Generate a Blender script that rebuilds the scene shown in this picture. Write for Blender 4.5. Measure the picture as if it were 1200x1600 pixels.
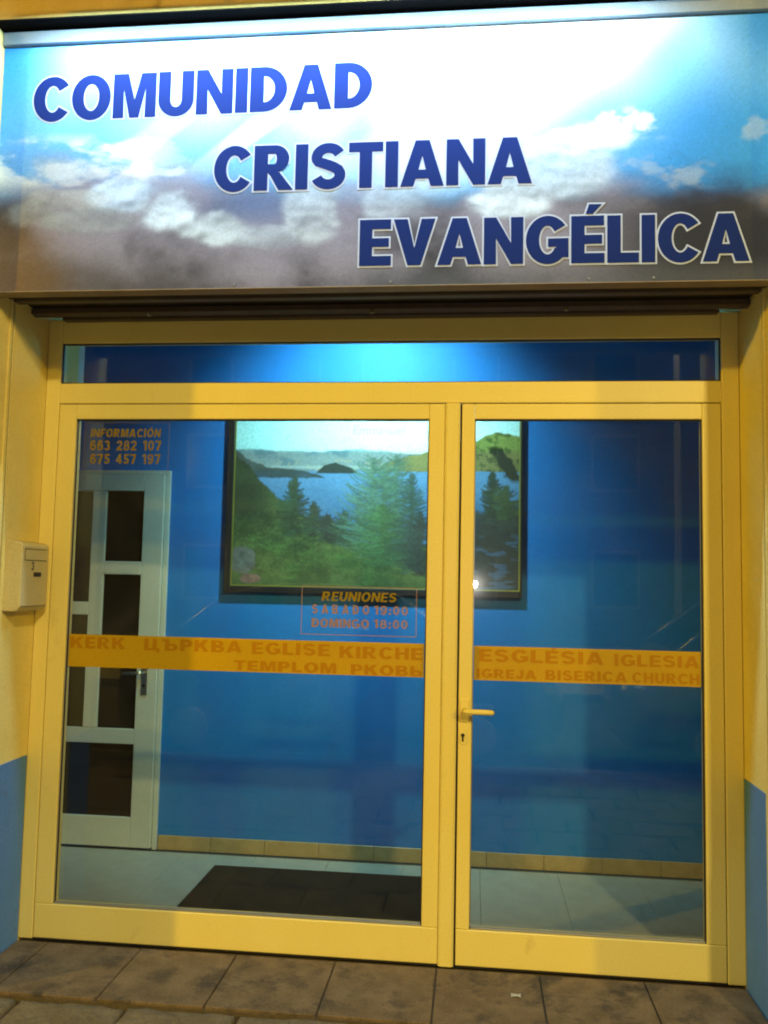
import bpy, bmesh, math, random
import numpy as np
from math import radians as R, sin, cos, pi
from mathutils import Vector, Matrix
from mathutils.geometry import tessellate_polygon
random.seed(4); rng = np.random.default_rng(7)
SC = bpy.context.scene
for o in list(bpy.data.objects): bpy.data.objects.remove(o)

# ------------------------------------------------------------------ camera
cam = bpy.data.cameras.new('camera'); camo = bpy.data.objects.new('camera', cam); SC.collection.objects.link(camo)
SC.camera = camo
PITCH, ROLL, YAW = 0.0798584, 0.0201945, 0.1052551
fwd = Vector((-sin(YAW)*cos(PITCH), cos(YAW)*cos(PITCH), sin(PITCH)))
r0 = Vector((cos(YAW), sin(YAW), 0)); u0 = r0.cross(fwd)
rt = cos(ROLL)*r0 + sin(ROLL)*u0; up = -sin(ROLL)*r0 + cos(ROLL)*u0
camo.matrix_world = Matrix(((rt.x, up.x, -fwd.x, 0), (rt.y, up.y, -fwd.y, -3.5057), (rt.z, up.z, -fwd.z, 1.5), (0, 0, 0, 1)))
cam.sensor_fit = 'AUTO'; cam.sensor_width = 36; cam.lens = 1343.33/1600*36
cam.clip_start = 0.02; cam.clip_end = 400

# ------------------------------------------------------------------ night sky, faint moon, exposure
world = bpy.data.worlds.new("World"); SC.world = world; world.use_nodes = True
wn = world.node_tree; sky = wn.nodes.new('ShaderNodeTexSky'); sky.sky_type = 'NISHITA'; sky.sun_disc = False
sky.sun_elevation = R(2); sky.sun_rotation = R(200)
wn.links.new(sky.outputs[0], wn.nodes['Background'].inputs[0]); wn.nodes['Background'].inputs[1].default_value = 0.012
sun = bpy.data.lights.new('moonlight', 'SUN'); sun.energy = 0.004; sun.angle = R(0.5)
suno = bpy.data.objects.new('moonlight', sun); SC.collection.objects.link(suno); suno.rotation_euler = (R(60), 0, R(20))
SC.view_settings.view_transform = 'Standard'; SC.view_settings.look = 'None'
SC.view_settings.exposure = 0; SC.view_settings.gamma = 1; SC.view_settings.use_curve_mapping = False
SC.cycles.use_denoising = True; SC.cycles.filter_width = 2.0      # a soft phone lens
SC.cycles.transparent_max_bounces = 16; SC.cycles.max_bounces = 10; SC.cycles.caustics_reflective = False

# lamp settings (the fixtures that carry them are built further down)
P_LEFT, C_LEFT = 5300, (1.0, .64, .02)      # street lamp to the left
P_MID, C_MID = 2400, (1.0, .79, .33)          # street lamp across the road
P_RIGHT, C_RIGHT = 2400, (1.0, .65, .03)      # street lamp to the right
P_SIGN, C_SIGN = 52, (.55, .84, 1.0)          # strip lamp over the sign
P_ROOM, C_ROOM = 680, (.48, .97, .95)          # ceiling lamp behind the glass
P_FLASH, C_FLASH = 27, (1.0, .93, .84)        # the camera's own little lamp, mirrored in the pane

# ------------------------------------------------------------------ helpers
def link(o):
    SC.collection.objects.link(o); return o
def tag(o, label=None, cat=None, group=None, kind=None):
    if label: o['label'] = label
    if cat: o['category'] = cat
    if group: o['group'] = group
    if kind: o['kind'] = kind
    return o
def thing(name, label, cat, loc=(0, 0, 0), rz=0, group=None):
    o = link(bpy.data.objects.new(name, None)); o.location = loc; o.rotation_euler = (0, 0, rz); o.empty_display_size = .1
    return tag(o, label, cat, group)
def obj(name, bm, mat, parent=None, smooth=False, loc=None):
    me = bpy.data.meshes.new(name); bm.normal_update(); bm.to_mesh(me); bm.free()
    for m in (mat if isinstance(mat, (list, tuple)) else [mat]): me.materials.append(m)
    if smooth:
        for p in me.polygons: p.use_smooth = True
    o = link(bpy.data.objects.new(name, me))
    if parent: o.parent = parent
    if loc: o.location = loc
    return o
def bx(bm, x0, x1, y0, y1, z0, z1, bev=0.0, seg=2, mi=0):
    t = bmesh.new()
    v = [t.verts.new((x, y, z)) for x in (x0, x1) for y in (y0, y1) for z in (z0, z1)]
    for f in ((0, 1, 3, 2), (4, 6, 7, 5), (0, 4, 5, 1), (2, 3, 7, 6), (0, 2, 6, 4), (1, 5, 7, 3)):
        t.faces.new([v[i] for i in f])
    bmesh.ops.recalc_face_normals(t, faces=t.faces)
    if bev: bmesh.ops.bevel(t, geom=list(t.edges), offset=bev, segments=seg, profile=.5, affect='EDGES', clamp_overlap=True)
    for f in t.faces: f.material_index = mi
    me = bpy.data.meshes.new('tmp'); t.to_mesh(me); t.free(); bm.from_mesh(me); bpy.data.meshes.remove(me)
    return bm
def box(name, x0, x1, y0, y1, z0, z1, mat, parent=None, bev=0.0, seg=2):
    return obj(name, bx(bmesh.new(), x0, x1, y0, y1, z0, z1, bev, seg), mat, parent)
def prism(bm, pts, axis, a, b, bev=0):
    """extrude a closed 2-D outline along x ('x': pts are (y,z)), y or z"""
    t = bmesh.new()
    mk = {'x': lambda p, k: (k, p[0], p[1]), 'y': lambda p, k: (p[0], k, p[1]), 'z': lambda p, k: (p[0], p[1], k)}[axis]
    A = [t.verts.new(mk(p, a)) for p in pts]; B = [t.verts.new(mk(p, b)) for p in pts]
    t.faces.new(A); t.faces.new(B[::-1]); n = len(pts)
    for i in range(n): t.faces.new((A[i], B[i], B[(i+1) % n], A[(i+1) % n]))
    bmesh.ops.recalc_face_normals(t, faces=t.faces)
    if bev: bmesh.ops.bevel(t, geom=list(t.edges), offset=bev, segments=2, profile=.5, affect='EDGES', clamp_overlap=True)
    me = bpy.data.meshes.new('tmp'); t.to_mesh(me); t.free(); bm.from_mesh(me); bpy.data.meshes.remove(me)
    return bm
def tube(bm, pts, r, n=10, cap=True):
    pts = [Vector(p) for p in pts]; rs = r if isinstance(r, (list, tuple)) else [r]*len(pts); rings = []
    ref = None
    for i, p in enumerate(pts):
        d = (pts[min(i+1, len(pts)-1)] - pts[max(i-1, 0)]).normalized()
        if ref is None or abs(d.dot(ref)) > .95: ref = Vector((0, 0, 1)) if abs(d.z) < .9 else Vector((1, 0, 0))
        a = d.cross(ref).normalized(); b = d.cross(a); ref = -b if False else ref
        rings.append([bm.verts.new(p + rs[i]*(cos(2*pi*k/n)*a + sin(2*pi*k/n)*b)) for k in range(n)])
    for i in range(len(pts)-1):
        for k in range(n): bm.faces.new((rings[i][k], rings[i][(k+1) % n], rings[i+1][(k+1) % n], rings[i+1][k]))
    if cap: bm.faces.new(rings[0][::-1]); bm.faces.new(rings[-1])
    return bm

# ------------------------------------------------------------------ materials
def mat(name, col, rough=.5, metal=0.0, spec=.5, coat=0.0):
    m = bpy.data.materials.new(name); m.use_nodes = True; b = m.node_tree.nodes['Principled BSDF']
    b.inputs['Base Color'].default_value = (*col, 1); b.inputs['Roughness'].default_value = rough
    b.inputs['Metallic'].default_value = metal; b.inputs['Specular IOR Level'].default_value = spec
    b.inputs['Coat Weight'].default_value = coat
    return m
def noisy(name, c1, c2, scale=8, rough=.6, bump=0.0, bscale=60, spec=.4, detail=6, dirt=None, metal=0.0, stretch=(1, 1, 1), dist=.002, grain=.13):
    """two-tone mottled colour from noise, with fine relief; dirt = (colour, scale, threshold)"""
    m = mat(name, c1, rough, metal, spec); nt = m.node_tree; N = nt.nodes; L = nt.links; b = N['Principled BSDF']
    tc = N.new('ShaderNodeTexCoord'); mp = N.new('ShaderNodeMapping'); mp.inputs['Scale'].default_value = stretch
    L.new(tc.outputs['Object'], mp.inputs[0])
    n = N.new('ShaderNodeTexNoise'); n.inputs['Scale'].default_value = scale; n.inputs['Detail'].default_value = detail; n.inputs['Roughness'].default_value = .62
    L.new(mp.outputs[0], n.inputs['Vector'])
    cr = N.new('ShaderNodeValToRGB'); cr.color_ramp.elements[0].position = .3; cr.color_ramp.elements[1].position = .7
    cr.color_ramp.elements[0].color = (*c1, 1); cr.color_ramp.elements[1].color = (*c2, 1); L.new(n.outputs['Fac'], cr.inputs[0])
    out = cr.outputs[0]
    if dirt:
        d = N.new('ShaderNodeTexNoise'); d.inputs['Scale'].default_value = dirt[1]; d.inputs['Detail'].default_value = 8; d.inputs['Roughness'].default_value = .7
        L.new(mp.outputs[0], d.inputs['Vector'])
        dr = N.new('ShaderNodeValToRGB'); dr.color_ramp.elements[0].position = dirt[2]; dr.color_ramp.elements[1].position = min(1, dirt[2]+.14)
        L.new(d.outputs['Fac'], dr.inputs[0])
        mx = N.new('ShaderNodeMixRGB'); mx.inputs[2].default_value = (*dirt[0], 1); L.new(dr.outputs[0], mx.inputs[0]); L.new(out, mx.inputs[1]); out = mx.outputs[0]
    g = N.new('ShaderNodeTexNoise'); g.inputs['Scale'].default_value = 170; g.inputs['Detail'].default_value = 3; g.inputs['Roughness'].default_value = .8; L.new(tc.outputs['Object'], g.inputs['Vector'])
    gr = N.new('ShaderNodeMapRange'); gr.inputs[1].default_value = .32; gr.inputs[2].default_value = .68; gr.inputs[3].default_value = 1-grain; gr.inputs[4].default_value = 1+grain; L.new(g.outputs['Fac'], gr.inputs[0])
    gm_ = N.new('ShaderNodeVectorMath'); gm_.operation = 'SCALE'; L.new(out, gm_.inputs[0]); L.new(gr.outputs[0], gm_.inputs['Scale']); out = gm_.outputs[0]
    L.new(out, b.inputs['Base Color'])
    if bump:
        n2 = N.new('ShaderNodeTexNoise'); n2.inputs['Scale'].default_value = bscale; n2.inputs['Detail'].default_value = 5; L.new(mp.outputs[0], n2.inputs['Vector'])
        bp = N.new('ShaderNodeBump'); bp.inputs['Strength'].default_value = bump; bp.inputs['Distance'].default_value = dist
        L.new(n2.outputs['Fac'], bp.inputs['Height']); L.new(bp.outputs[0], b.inputs['Normal'])
    return m
def glass_mat(name, tint, rough=0.0, refl=1.0):
    m = bpy.data.materials.new(name); m.use_nodes = True; nt = m.node_tree; N = nt.nodes; L = nt.links
    N.remove(N['Principled BSDF'])
    lw = N.new('ShaderNodeLayerWeight'); lw.inputs[0].default_value = .5
    pw = N.new('ShaderNodeMath'); pw.operation = 'POWER'; pw.inputs[1].default_value = 5
    L.new(lw.outputs['Facing'], pw.inputs[0])
    ml = N.new('ShaderNodeMath'); ml.operation = 'MULTIPLY_ADD'; ml.inputs[1].default_value = .96*refl; ml.inputs[2].default_value = .04*refl
    L.new(pw.outputs[0], ml.inputs[0])
    t = N.new('ShaderNodeBsdfTransparent'); t.inputs[0].default_value = (*tint, 1)
    g = N.new('ShaderNodeBsdfGlossy'); g.inputs['Roughness'].default_value = rough
    g2 = N.new('ShaderNodeBsdfGlossy'); g2.inputs['Roughness'].default_value = .11; gx = N.new('ShaderNodeMixShader'); gx.inputs[0].default_value = .14
    L.new(g.outputs[0], gx.inputs[1]); L.new(g2.outputs[0], gx.inputs[2])
    mx = N.new('ShaderNodeMixShader'); L.new(ml.outputs[0], mx.inputs[0]); L.new(t.outputs[0], mx.inputs[1]); L.new(gx.outputs[0], mx.inputs[2])
    tc = N.new('ShaderNodeTexCoord'); n = N.new('ShaderNodeTexNoise'); n.inputs['Scale'].default_value = 2.6; n.inputs['Detail'].default_value = 9; n.inputs['Distortion'].default_value = 1.2
    L.new(tc.outputs['Object'], n.inputs['Vector']); r = N.new('ShaderNodeMapRange'); r.inputs[1].default_value = .42; r.inputs[2].default_value = .75; r.inputs[3].default_value = .002; r.inputs[4].default_value = .012
    L.new(n.outputs['Fac'], r.inputs[0]); d = N.new('ShaderNodeBsdfDiffuse'); d.inputs[0].default_value = (.7, .7, .68, 1)
    m2 = N.new('ShaderNodeMixShader'); L.new(r.outputs[0], m2.inputs[0]); L.new(mx.outputs[0], m2.inputs[1]); L.new(d.outputs[0], m2.inputs[2])
    L.new(m2.outputs[0], N['Material Output'].inputs[0])
    return m
def emit_mat(name, col, s):
    m = bpy.data.materials.new(name); m.use_nodes = True; nt = m.node_tree; nt.nodes.remove(nt.nodes['Principled BSDF'])
    e = nt.nodes.new('ShaderNodeEmission'); e.inputs[0].default_value = (*col, 1); e.inputs[1].default_value = s
    nt.links.new(e.outputs[0], nt.nodes['Material Output'].inputs[0]); return m
def print_mat(name, rough=.45, spec=.35):
    m = mat(name, (1, 1, 1), rough, 0, spec); nt = m.node_tree; a = nt.nodes.new('ShaderNodeVertexColor'); a.layer_name = 'print'
    nt.links.new(a.outputs[0], nt.nodes['Principled BSDF'].inputs['Base Color']); return m

M = {}
M['render'] = noisy('cream_render', (.72, .60, .22), (.80, .68, .28), 5, .85, .8, 85, .2, dirt=((.45, .36, .2), 3.2, .66))
M['blue_dado'] = noisy('blue_dado_paint', (.085, .215, .58), (.105, .25, .66), 6, .75, .8, 85, .25, dirt=((.09, .10, .11), 5, .62))
M['alu'] = noisy('cream_lacquered_aluminium', (.80, .67, .21), (.84, .71, .25), 3, .38, .05, 300, .45, dirt=((.66, .52, .18), 7, .62), stretch=(1, 1, .4), dist=.0008, grain=.08)
M['alu_edge'] = mat('bare_bead_aluminium', (.45, .42, .36), .35, .6)
M['gasket'] = mat('black_rubber_gasket', (.015, .013, .012), .6)
M['glass'] = glass_mat('window_glass', (.95, .97, .96))
M['dark_glass'] = mat('dark_door_glass', (.010, .008, .009), .2, 0, .15)
M['shutter'] = noisy('brown_shutter_slats', (.055, .04, .028), (.085, .062, .042), 12, .45, .1, 90, .4)
M['shutter_dark'] = noisy('dark_shutter_box', (.02, .017, .014), (.035, .028, .022), 10, .7, .1, 60, .2)
M['bluewall'] = noisy('blue_wall_paint', (.008, .155, .50), (.010, .175, .56), 3, .62, .12, 190, .35)
M['white_paint'] = noisy('white_wall_paint', (.62, .64, .62), (.68, .70, .68), 4, .7, .1, 120, .3)
M['whitedoor'] = noisy('white_door_lacquer', (.46, .50, .46), (.52, .55, .50), 5, .45, .06, 80, .4)
M['skirt'] = noisy('tan_tile_skirting', (.34, .24, .10), (.44, .32, .15), 14, .4, .05, 60, .45)
M['floor'] = noisy('grey_floor_tile', (.30, .30, .26), (.37, .37, .32), 9, .42, .04, 60, .4, dirt=((.25, .25, .21), 6, .62))
M['mat'] = noisy('black_mat_pile', (.010, .009, .009), (.022, .02, .02), 120, .95, .9, 420, .1, dist=.006)
M['slab'] = noisy('threshold_tile', (.11, .078, .046), (.20, .142, .085), 9, .8, .8, 60, .25, dirt=((.055, .045, .038), 5, .50), dist=.005, grain=.32)
M['paver'] = noisy('rough_paving_slab', (.11, .085, .05), (.21, .165, .10), 7, .8, 1.0, 38, .3, dirt=((.10, .08, .06), 9, .56), dist=.010, grain=.35)
M['joint'] = noisy('dark_joint_grit', (.085, .067, .048), (.125, .10, .07), 60, .95, .6, 200, .1)
M['bed'] = noisy('sandy_joint', (.09, .07, .045), (.14, .11, .07), 50, .95, .5, 150, .1)
M['asphalt'] = noisy('asphalt', (.035, .034, .034), (.065, .062, .06), 40, .85, .8, 260, .3, dist=.004)
M['kerb'] = noisy('kerb_stone', (.24, .22, .19), (.34, .31, .27), 12, .8, .5, 90, .3)
M['mailbox'] = noisy('beige_mailbox_enamel', (.56, .46, .21), (.60, .50, .24), 7, .4, .05, 90, .45)
M['black'] = mat('black_plastic', (.012, .011, .010), .5)
M['ink'] = mat('black_ink', (.02, .018, .016), .6)
M['steel'] = mat('satin_steel', (.55, .52, .46), .28, 1.0)
M['pole'] = noisy('grey_pole_paint', (.16, .17, .17), (.22, .23, .23), 9, .5, .1, 60, .4)
M['navy'] = mat('navy_vinyl', (.009, .023, .150), .65, 0, .05)
M['halo'] = mat('pale_blue_vinyl', (.42, .50, .78), .6, 0, .15)
M['band'] = noisy('amber_vinyl', (.50, .315, .006), (.55, .345, .008), 4, .5, .05, 120, .3)
M['band_ink'] = mat('orange_vinyl', (.45, .21, .004), .55, 0, .2)
M['gold'] = mat('yellow_vinyl', (.24, .18, .012), .55, 0, .2)
M['rose'] = mat('pink_orange_vinyl', (.32, .20, .24), .55, 0, .2)
M['sign_rail'] = noisy('sign_rail_aluminium', (.17, .21, .25), (.21, .25, .28), 6, .45, .05, 80, .4)
M['sign_lip'] = noisy('sign_lip_brown', (.20, .145, .09), (.27, .20, .13), 9, .6, .1, 90, .3)
M['picframe'] = mat('black_picture_frame', (.012, .013, .018), .35, 0, .5)
M['fillet'] = mat('gilt_fillet', (.30, .28, .06), .35, .5)
M['soffit_shade'] = mat('black_soffit_shade', (.006, .005, .005), .9, 0, .05)  # near-black colour standing in for the unlit gap above the sign
M['rust'] = noisy('ochre_render', (.40, .27, .07), (.48, .33, .10), 6, .9, .4, 120, .15)
M['banner'] = print_mat('banner_print', .6, .15)
M['picture'] = print_mat('picture_print', .3, .4)
M['sodium'] = emit_mat('sodium_lens', (1, .6, .12), 22)
M['tube'] = emit_mat('strip_tube', (.7, .9, 1), 4)
M['roomlens'] = emit_mat('ceiling_lamp_lens', (.8, .95, 1), 8)

# ------------------------------------------------------------------ ground, road
def sheet(name, x0, x1, y0, y1, z, m):
    bm = bmesh.new(); bm.faces.new([bm.verts.new(p) for p in ((x0, y0, z), (x1, y0, z), (x1, y1, z), (x0, y1, z))])
    return tag(obj(name, bm, m), kind='structure')
sheet('ground', -150, 150, -150, 150, -.30, M['asphalt'])
tag(box('road', -60, 60, -9.0, -3.92, -.29, -.17, M['asphalt']), kind='structure')
pav = tag(box('pavement', -60, 60, -3.74, .30, -.29, -.052, M['bed']), kind='structure')
for n, (a, b) in enumerate(((-3.92, -3.74), (-9.18, -9.0))):
    k = tag(link(bpy.data.objects.new('kerb', None)), kind='structure')
    kb = None
    for i in range(-9, 9):
        if kb is None: kb = box('kerb_stone', 0, .99, a, b, -.29, -.035, M['kerb'], k, .012); kb.location.x = i
        else:
            c = kb.copy(); link(c); c.location.x = i
pav2 = tag(box('pavement', -60, 60, -19, -9.18, -.29, -.05, M['kerb']), kind='structure')
# rough paving slabs, laid to a running bond in front of the threshold
vars_ = []
for k in range(5):
    bm = bx(bmesh.new(), -.194, .194, -.144, .144, -.05, 0, .012, 2)
    bmesh.ops.subdivide_edges(bm, edges=[e for e in bm.edges if e.calc_length() > .2], cuts=5, use_grid_fill=True)
    for v in bm.verts:
        if v.co.z > -.02:
            v.co.z += random.uniform(-.005, .005) + .006*sin(v.co.x*23+k)*cos(v.co.y*19+2*k)
    me = bpy.data.meshes.new('paver'); bm.to_mesh(me); bm.free(); me.materials.append(M['paver'])
    for p in me.polygons: p.use_smooth = True
    vars_.append(me)
row = 0; y = -.595
while y > -3.6:
    x = -3.4 + (row % 2)*.2
    while x < 2.6:
        o = link(bpy.data.objects.new('paving_slab', vars_[random.randrange(5)])); o.parent = pav
        o.location = (x, y, -.014 + random.uniform(-.005, .004)); o.rotation_euler = (random.uniform(-.012, .012), random.uniform(-.012, .012), random.choice((0, pi)) + random.uniform(-.01, .01))
        x += .40
    y -= .30; row += 1
th = tag(box('threshold', -1.854, 1.042, -.443, .05, -.05, -.012, M['joint']), kind='structure')
xs = [-1.852, -1.715, -1.32, -.925, -.525, -.127, .268, .662, 1.04]
for a, b in zip(xs, xs[1:]):
    t = box('threshold_tile', a+.003, b-.003, -.440 + random.uniform(-.002, .002), -.016, -.04, -.0005 + random.uniform(-.0015, .0), M['slab'], th, .004)
    t.rotation_euler.x = random.uniform(-.002, .002)
# paper scrap lying on the threshold
bm = bmesh.new(); g = 5
vv = [[bm.verts.new((.058*(i/g-.5), .036*(j/g-.5)*(1+.3*sin(i*1.7)), .003+.005*abs(sin(i*1.3+j*.9)))) for j in range(g+1)] for i in range(g+1)]
for i in range(g):
    for j in range(g): bm.faces.new((vv[i][j], vv[i+1][j], vv[i+1][j+1], vv[i][j+1]))
bmesh.ops.solidify(bm, geom=bm.faces[:], thickness=.0015)
bmesh.ops.scale(bm, vec=(.6, .6, 1), verts=bm.verts[:])
tag(obj('paper_scrap', bm, M['white_paint'], loc=(.17, -.21, .0)), 'small crumpled white paper scrap on the grey threshold tiles', 'litter')

# ------------------------------------------------------------------ shop facade
bld = thing('shop_building', 'cream rendered shop building with ochre upper wall and blue dado around the glazed entrance', 'building')
XL, XR = -1.858, 1.046
for a, b, s in ((-3.6, XL, 0), (XR, 3.2, 1)):
    p = box('pier', a, b, -.55, .30, -.05, 3.616, M['render'], bld, .008)
    za = .742 if s == 0 else .770
    bm = bmesh.new()
    if s == 0: pts = [(a, -.555), (XL-.004, -.555), (XL+.004, -.547), (XL+.004, -.004), (XL-.02, -.004), (XL-.02, -.50), (a, -.50)]
    else: pts = [(b, -.555), (XR+.004, -.555), (XR-.004, -.547), (XR-.004, -.004), (XR+.02, -.004), (XR+.02, -.50), (b, -.50)]
    prism(bm, pts, 'z', -.045, za); obj('dado', bm, M['blue_dado'], p)
box('upper_wall', -3.6, 3.2, -.53, .30, 3.624, 7.2, M['rust'], bld)
box('soffit_shade_strip', -3.6, 3.2, -.531, -.30, 3.6175, 3.6235, M['soffit_shade'], bld)  # added black strip, paints the shade under the upper wall's edge
box('lintel', XL+.002, XR-.002, -.30, .28, 3.0, 3.6165, M['shutter_dark'], bld)

# ------------------------------------------------------------------ roller shutter above the entrance
sh = thing('roller_shutter', 'brown rolled up shutter with its dark box tucked under the sign', 'roller shutter', (0, 0, 0))
box('shutter_box', XL+.003, XR-.003, -.398, -.325, 2.590, 2.99, M['shutter_dark'], sh)
box('box_back', XL+.003, XR-.003, -.245, -.02, 2.612, 2.99, M['shutter_dark'], sh)
c = box('curtain', XL+.012, XR-.012, -.306, -.288, 2.61, 2.99, M['shutter'], sh)
box('bottom_rail', XL+.012, XR-.012, -.318, -.276, 2.583, 2.606, M['shutter'], sh, .004)
bm = bmesh.new(); prism(bm, [(-.16, 2.585), (-.125, 2.578), (-.120, 2.590), (-.135, 2.606), (-.16, 2.606)], 'x', XL+.004, XR-.004)
obj('soffit_strip', bm, M['shutter'], sh)
box('soffit_strip', XL+.09, XR-.09, -.060, -.022, 2.586, 2.610, M['shutter'], sh, .004)
for xx, s in ((XL, 1), (XR, -1)):
    bm = bmesh.new()
    bx(bm, min(xx+s*.0015, xx+s*.008), max(xx+s*.0015, xx+s*.008), -.318, -.301, .0, 2.60)
    bx(bm, min(xx+s*.0015, xx+s*.008), max(xx+s*.0015, xx+s*.008), -.288, -.266, .0, 2.60)
    g = obj('guide_rail', bm, M['render'], sh)
    box('guide_slot', min(xx+s*.0012, xx+s*.003), max(xx+s*.0012, xx+s*.003), -.3005, -.2885, .0, 2.60, M['black'], g)
for x in (-1.35, -.42, .35): 
    bm = bmesh.new(); tube(bm, [(x, -.145, 2.584), (x, -.145, 2.574)], .009, 8); obj('screw', bm, M['steel'], sh)

# ------------------------------------------------------------------ glazed entrance
en = thing('glazed_entrance', 'cream aluminium double door with fanlight set between the two piers', 'door')
YB = .055
def frame_piece(name, x0, x1, z0, z1, par, y0=0.0, bev=.004):
    return box(name, x0, x1, y0, YB, z0, z1, M['alu'], par, bev, 3)
def pane(x0, x1, z0, z1, par, name='pane'):
    p = box(name, x0-.008, x1+.008, .024, .030, z0-.008, z1+.008, M['glass'], par)
    return p
def gasket(x0, x1, z0, z1, par):
    bm = bmesh.new(); t = .0045
    for a in ((x0, x0+t, z0, z1), (x1-t, x1, z0, z1), (x0+t, x1-t, z0, z0+t), (x0+t, x1-t, z1-t, z1)): bx(bm, a[0], a[1], .010, .0235, a[2], a[3])
    g = obj('gasket', bm, M['gasket'], par)
    return g
frame_piece('jamb', XL+.002, -1.794, .001, 2.606, en)
frame_piece('jamb', .976, XR-.002, .001, 2.606, en)
frame_piece('head', -1.7935, .9755, 2.502, 2.606, en)
frame_piece('transom_bar', -1.7935, .9755, 2.237, 2.325, en)
pane(-1.783, .968, 2.327, 2.500, en, 'fanlight_pane'); gasket(-1.7935, .9755, 2.325, 2.502, en)
box('frame_back', -1.79, .97, .046, .056, 2.2355, 2.2368, M['gasket'], en)
def leaf(name, x0, x1, gx0, gx1, z0=.006, z1=2.233, gz0=.1434, gz1=2.169):
    l = box(name, x0, x1, 0, YB, z0, gz0, M['alu'], en, .004, 3)       # bottom rail carries the leaf
    box('stile', x0, gx0, 0, YB, gz0+.0005, z1, M['alu'], l, .004, 3)
    box('stile', gx1, x1, 0, YB, gz0+.0005, z1, M['alu'], l, .004, 3)
    box('top_rail', gx0+.0005, gx1-.0005, 0, YB, gz1, z1, M['alu'], l, .004, 3)
    pane(gx0, gx1, gz0, gz1, l); gasket(gx0, gx1, gz0, gz1, l)
    bm = bmesh.new(); bx(bm, gx0+.0046, gx1-.0046, .006, .0225, gz0+.0005, gz0+.0075, .001); bx(bm, gx0+.0005, gx0+.0042, .012, .0095, gz0+.009, gz1-.009)
    obj('bead', bm, M['alu_edge'], l)
    return l
LL = leaf('door_leaf', -1.7905, -.1245, -1.714, -.190)
RL = leaf('door_leaf', -.0555, .973, -.0023, .900)
# meeting strip between the leaves, a rounded cover proud of both
bm = bmesh.new(); prism(bm, [(-.1235, .02), (-.1235, -.006), (-.116, -.012), (-.072, -.012), (-.063, -.006), (-.063, .02)], 'z', .004, 2.233); obj('cover_strip', bm, M['alu'], LL)
box('rebate', -.0628, -.0558, .018, .04, .006, 2.232, M['gasket'], LL)
# lever handle on its oval rose, cylinder lock with an escutcheon
bm = bmesh.new(); bx(bm, -.049, -.012, -.007, -.0005, .945, 1.035, .003); h = obj('handle_plate', bm, M['alu'], RL)
bm = bmesh.new(); tube(bm, [(-.030, -.007, .993), (-.030, -.055, .993)], .009, 12)
tube(bm, [(-.036, -.052, .993), (-.02, -.056, .993), (.03, -.057, .993), (.078, -.055, .992), (.081, -.05, .992)], [.009, .0105, .011, .011, .008], 14)
obj('handle', bm, M['alu'], RL, True)
bm = bmesh.new()
pts = [(-.034+.014*cos(2*pi*k/20), .885+.03*sin(2*pi*k/20)) for k in range(20)]
prism(bm, pts, 'y', -.005, -.0005, .001); obj('escutcheon', bm, M['alu'], RL)
bm = bmesh.new(); tube(bm, [(-.036, -.0045, .893), (-.036, -.0075, .893)], .0075, 14); bx(bm, -.0395, -.0325, -.0072, -.004, .868, .889, .002); obj('keyhole', bm, M['black'], RL)
box('weather_bar', -1.79, .97, -.002, .05, .0008, .0052, M['gasket'], en)

# ------------------------------------------------------------------ lettering: hand-drawn block capitals
S, H = .25, .19
def rect(x0, y0, x1, y1): return ([(x0, y0), (x1, y0), (x1, y1), (x0, y1)], [])
def poly(*p): return (list(p), [])
def arc(cx, cy, rx, ry, a0, a1, n=18): return [(cx+rx*cos(R(a0+(a1-a0)*i/n)), cy+ry*sin(R(a0+(a1-a0)*i/n))) for i in range(n+1)]
def ring(cx, cy, rx, ry, tx, ty): return (arc(cx, cy, rx, ry, 0, 360, 40)[:-1], [arc(cx, cy, rx-tx, ry-ty, 0, 360, 40)[:-1]])
def band(cx, cy, rx, ry, tx, ty, a0, a1, n=24): return (arc(cx, cy, rx, ry, a0, a1, n) + arc(cx, cy, rx-tx, ry-ty, a1, a0, n), [])
def bowl(x, y0, y1, w, t=H, s=S):
    ry = (y1-y0)/2; cy = (y0+y1)/2; k = max(.02, w-ry)
    return ([(x, y0), (x+k, y0)] + arc(x+k, cy, w-k, ry, -90, 90, 16)[1:-1] + [(x+k, y1), (x, y1)],
            [[(x+.001, y0+t), (x+k, y0+t)] + arc(x+k, cy, max(.03, w-k-s), ry-t, -90, 90, 12)[1:-1] + [(x+k, y1-t), (x+.001, y1-t)]])
def ribbon(pts, w0=S*.86, w1=H*1.05):
    P = [Vector(p) for p in pts]; A = []; B = []
    for i, p in enumerate(P):
        d = (P[min(i+1, len(P)-1)]-P[max(i-1, 0)]).normalized(); n = Vector((-d.y, d.x)); w = (w0*abs(d.y)**1.5 + w1*(1-abs(d.y)**1.5))/2
        A.append(tuple(p+n*w)); B.append(tuple(p-n*w))
    return (A + B[::-1], [])
def s_curve(w=.76):
    a = arc(w/2, .70, w/2-.125, .21, 25, 90, 7) + arc(w/2, .70, w/2-.125, .21, 90, 205, 12)[1:]
    a += [(w*.36, .565), (w*.5, .525), (w*.66, .475)]
    a += [(w*.79, .415)] + arc(w/2, .30, w/2-.12, .21, 12, -90, 10) + arc(w/2, .30, w/2-.12, .21, -90, -160, 7)[1:]
    return ribbon(a)
G = {}
G['I'] = (.25, [rect(0, 0, S, 1)])
G['L'] = (.62, [rect(0, 0, S, 1), rect(S, 0, .62, H)])
G['E'] = (.66, [rect(0, 0, S, 1), rect(S, 0, .66, H), rect(S, 1-H, .65, 1), rect(S, .415, .61, .585)])
G['É'] = (.66, G['E'][1] + [poly((.30, 1.06), (.42, 1.06), (.60, 1.25), (.36, 1.25))])
G['F'] = (.62, [rect(0, 0, S, 1), rect(S, 1-H, .62, 1), rect(S, .40, .56, .58)])
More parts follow.
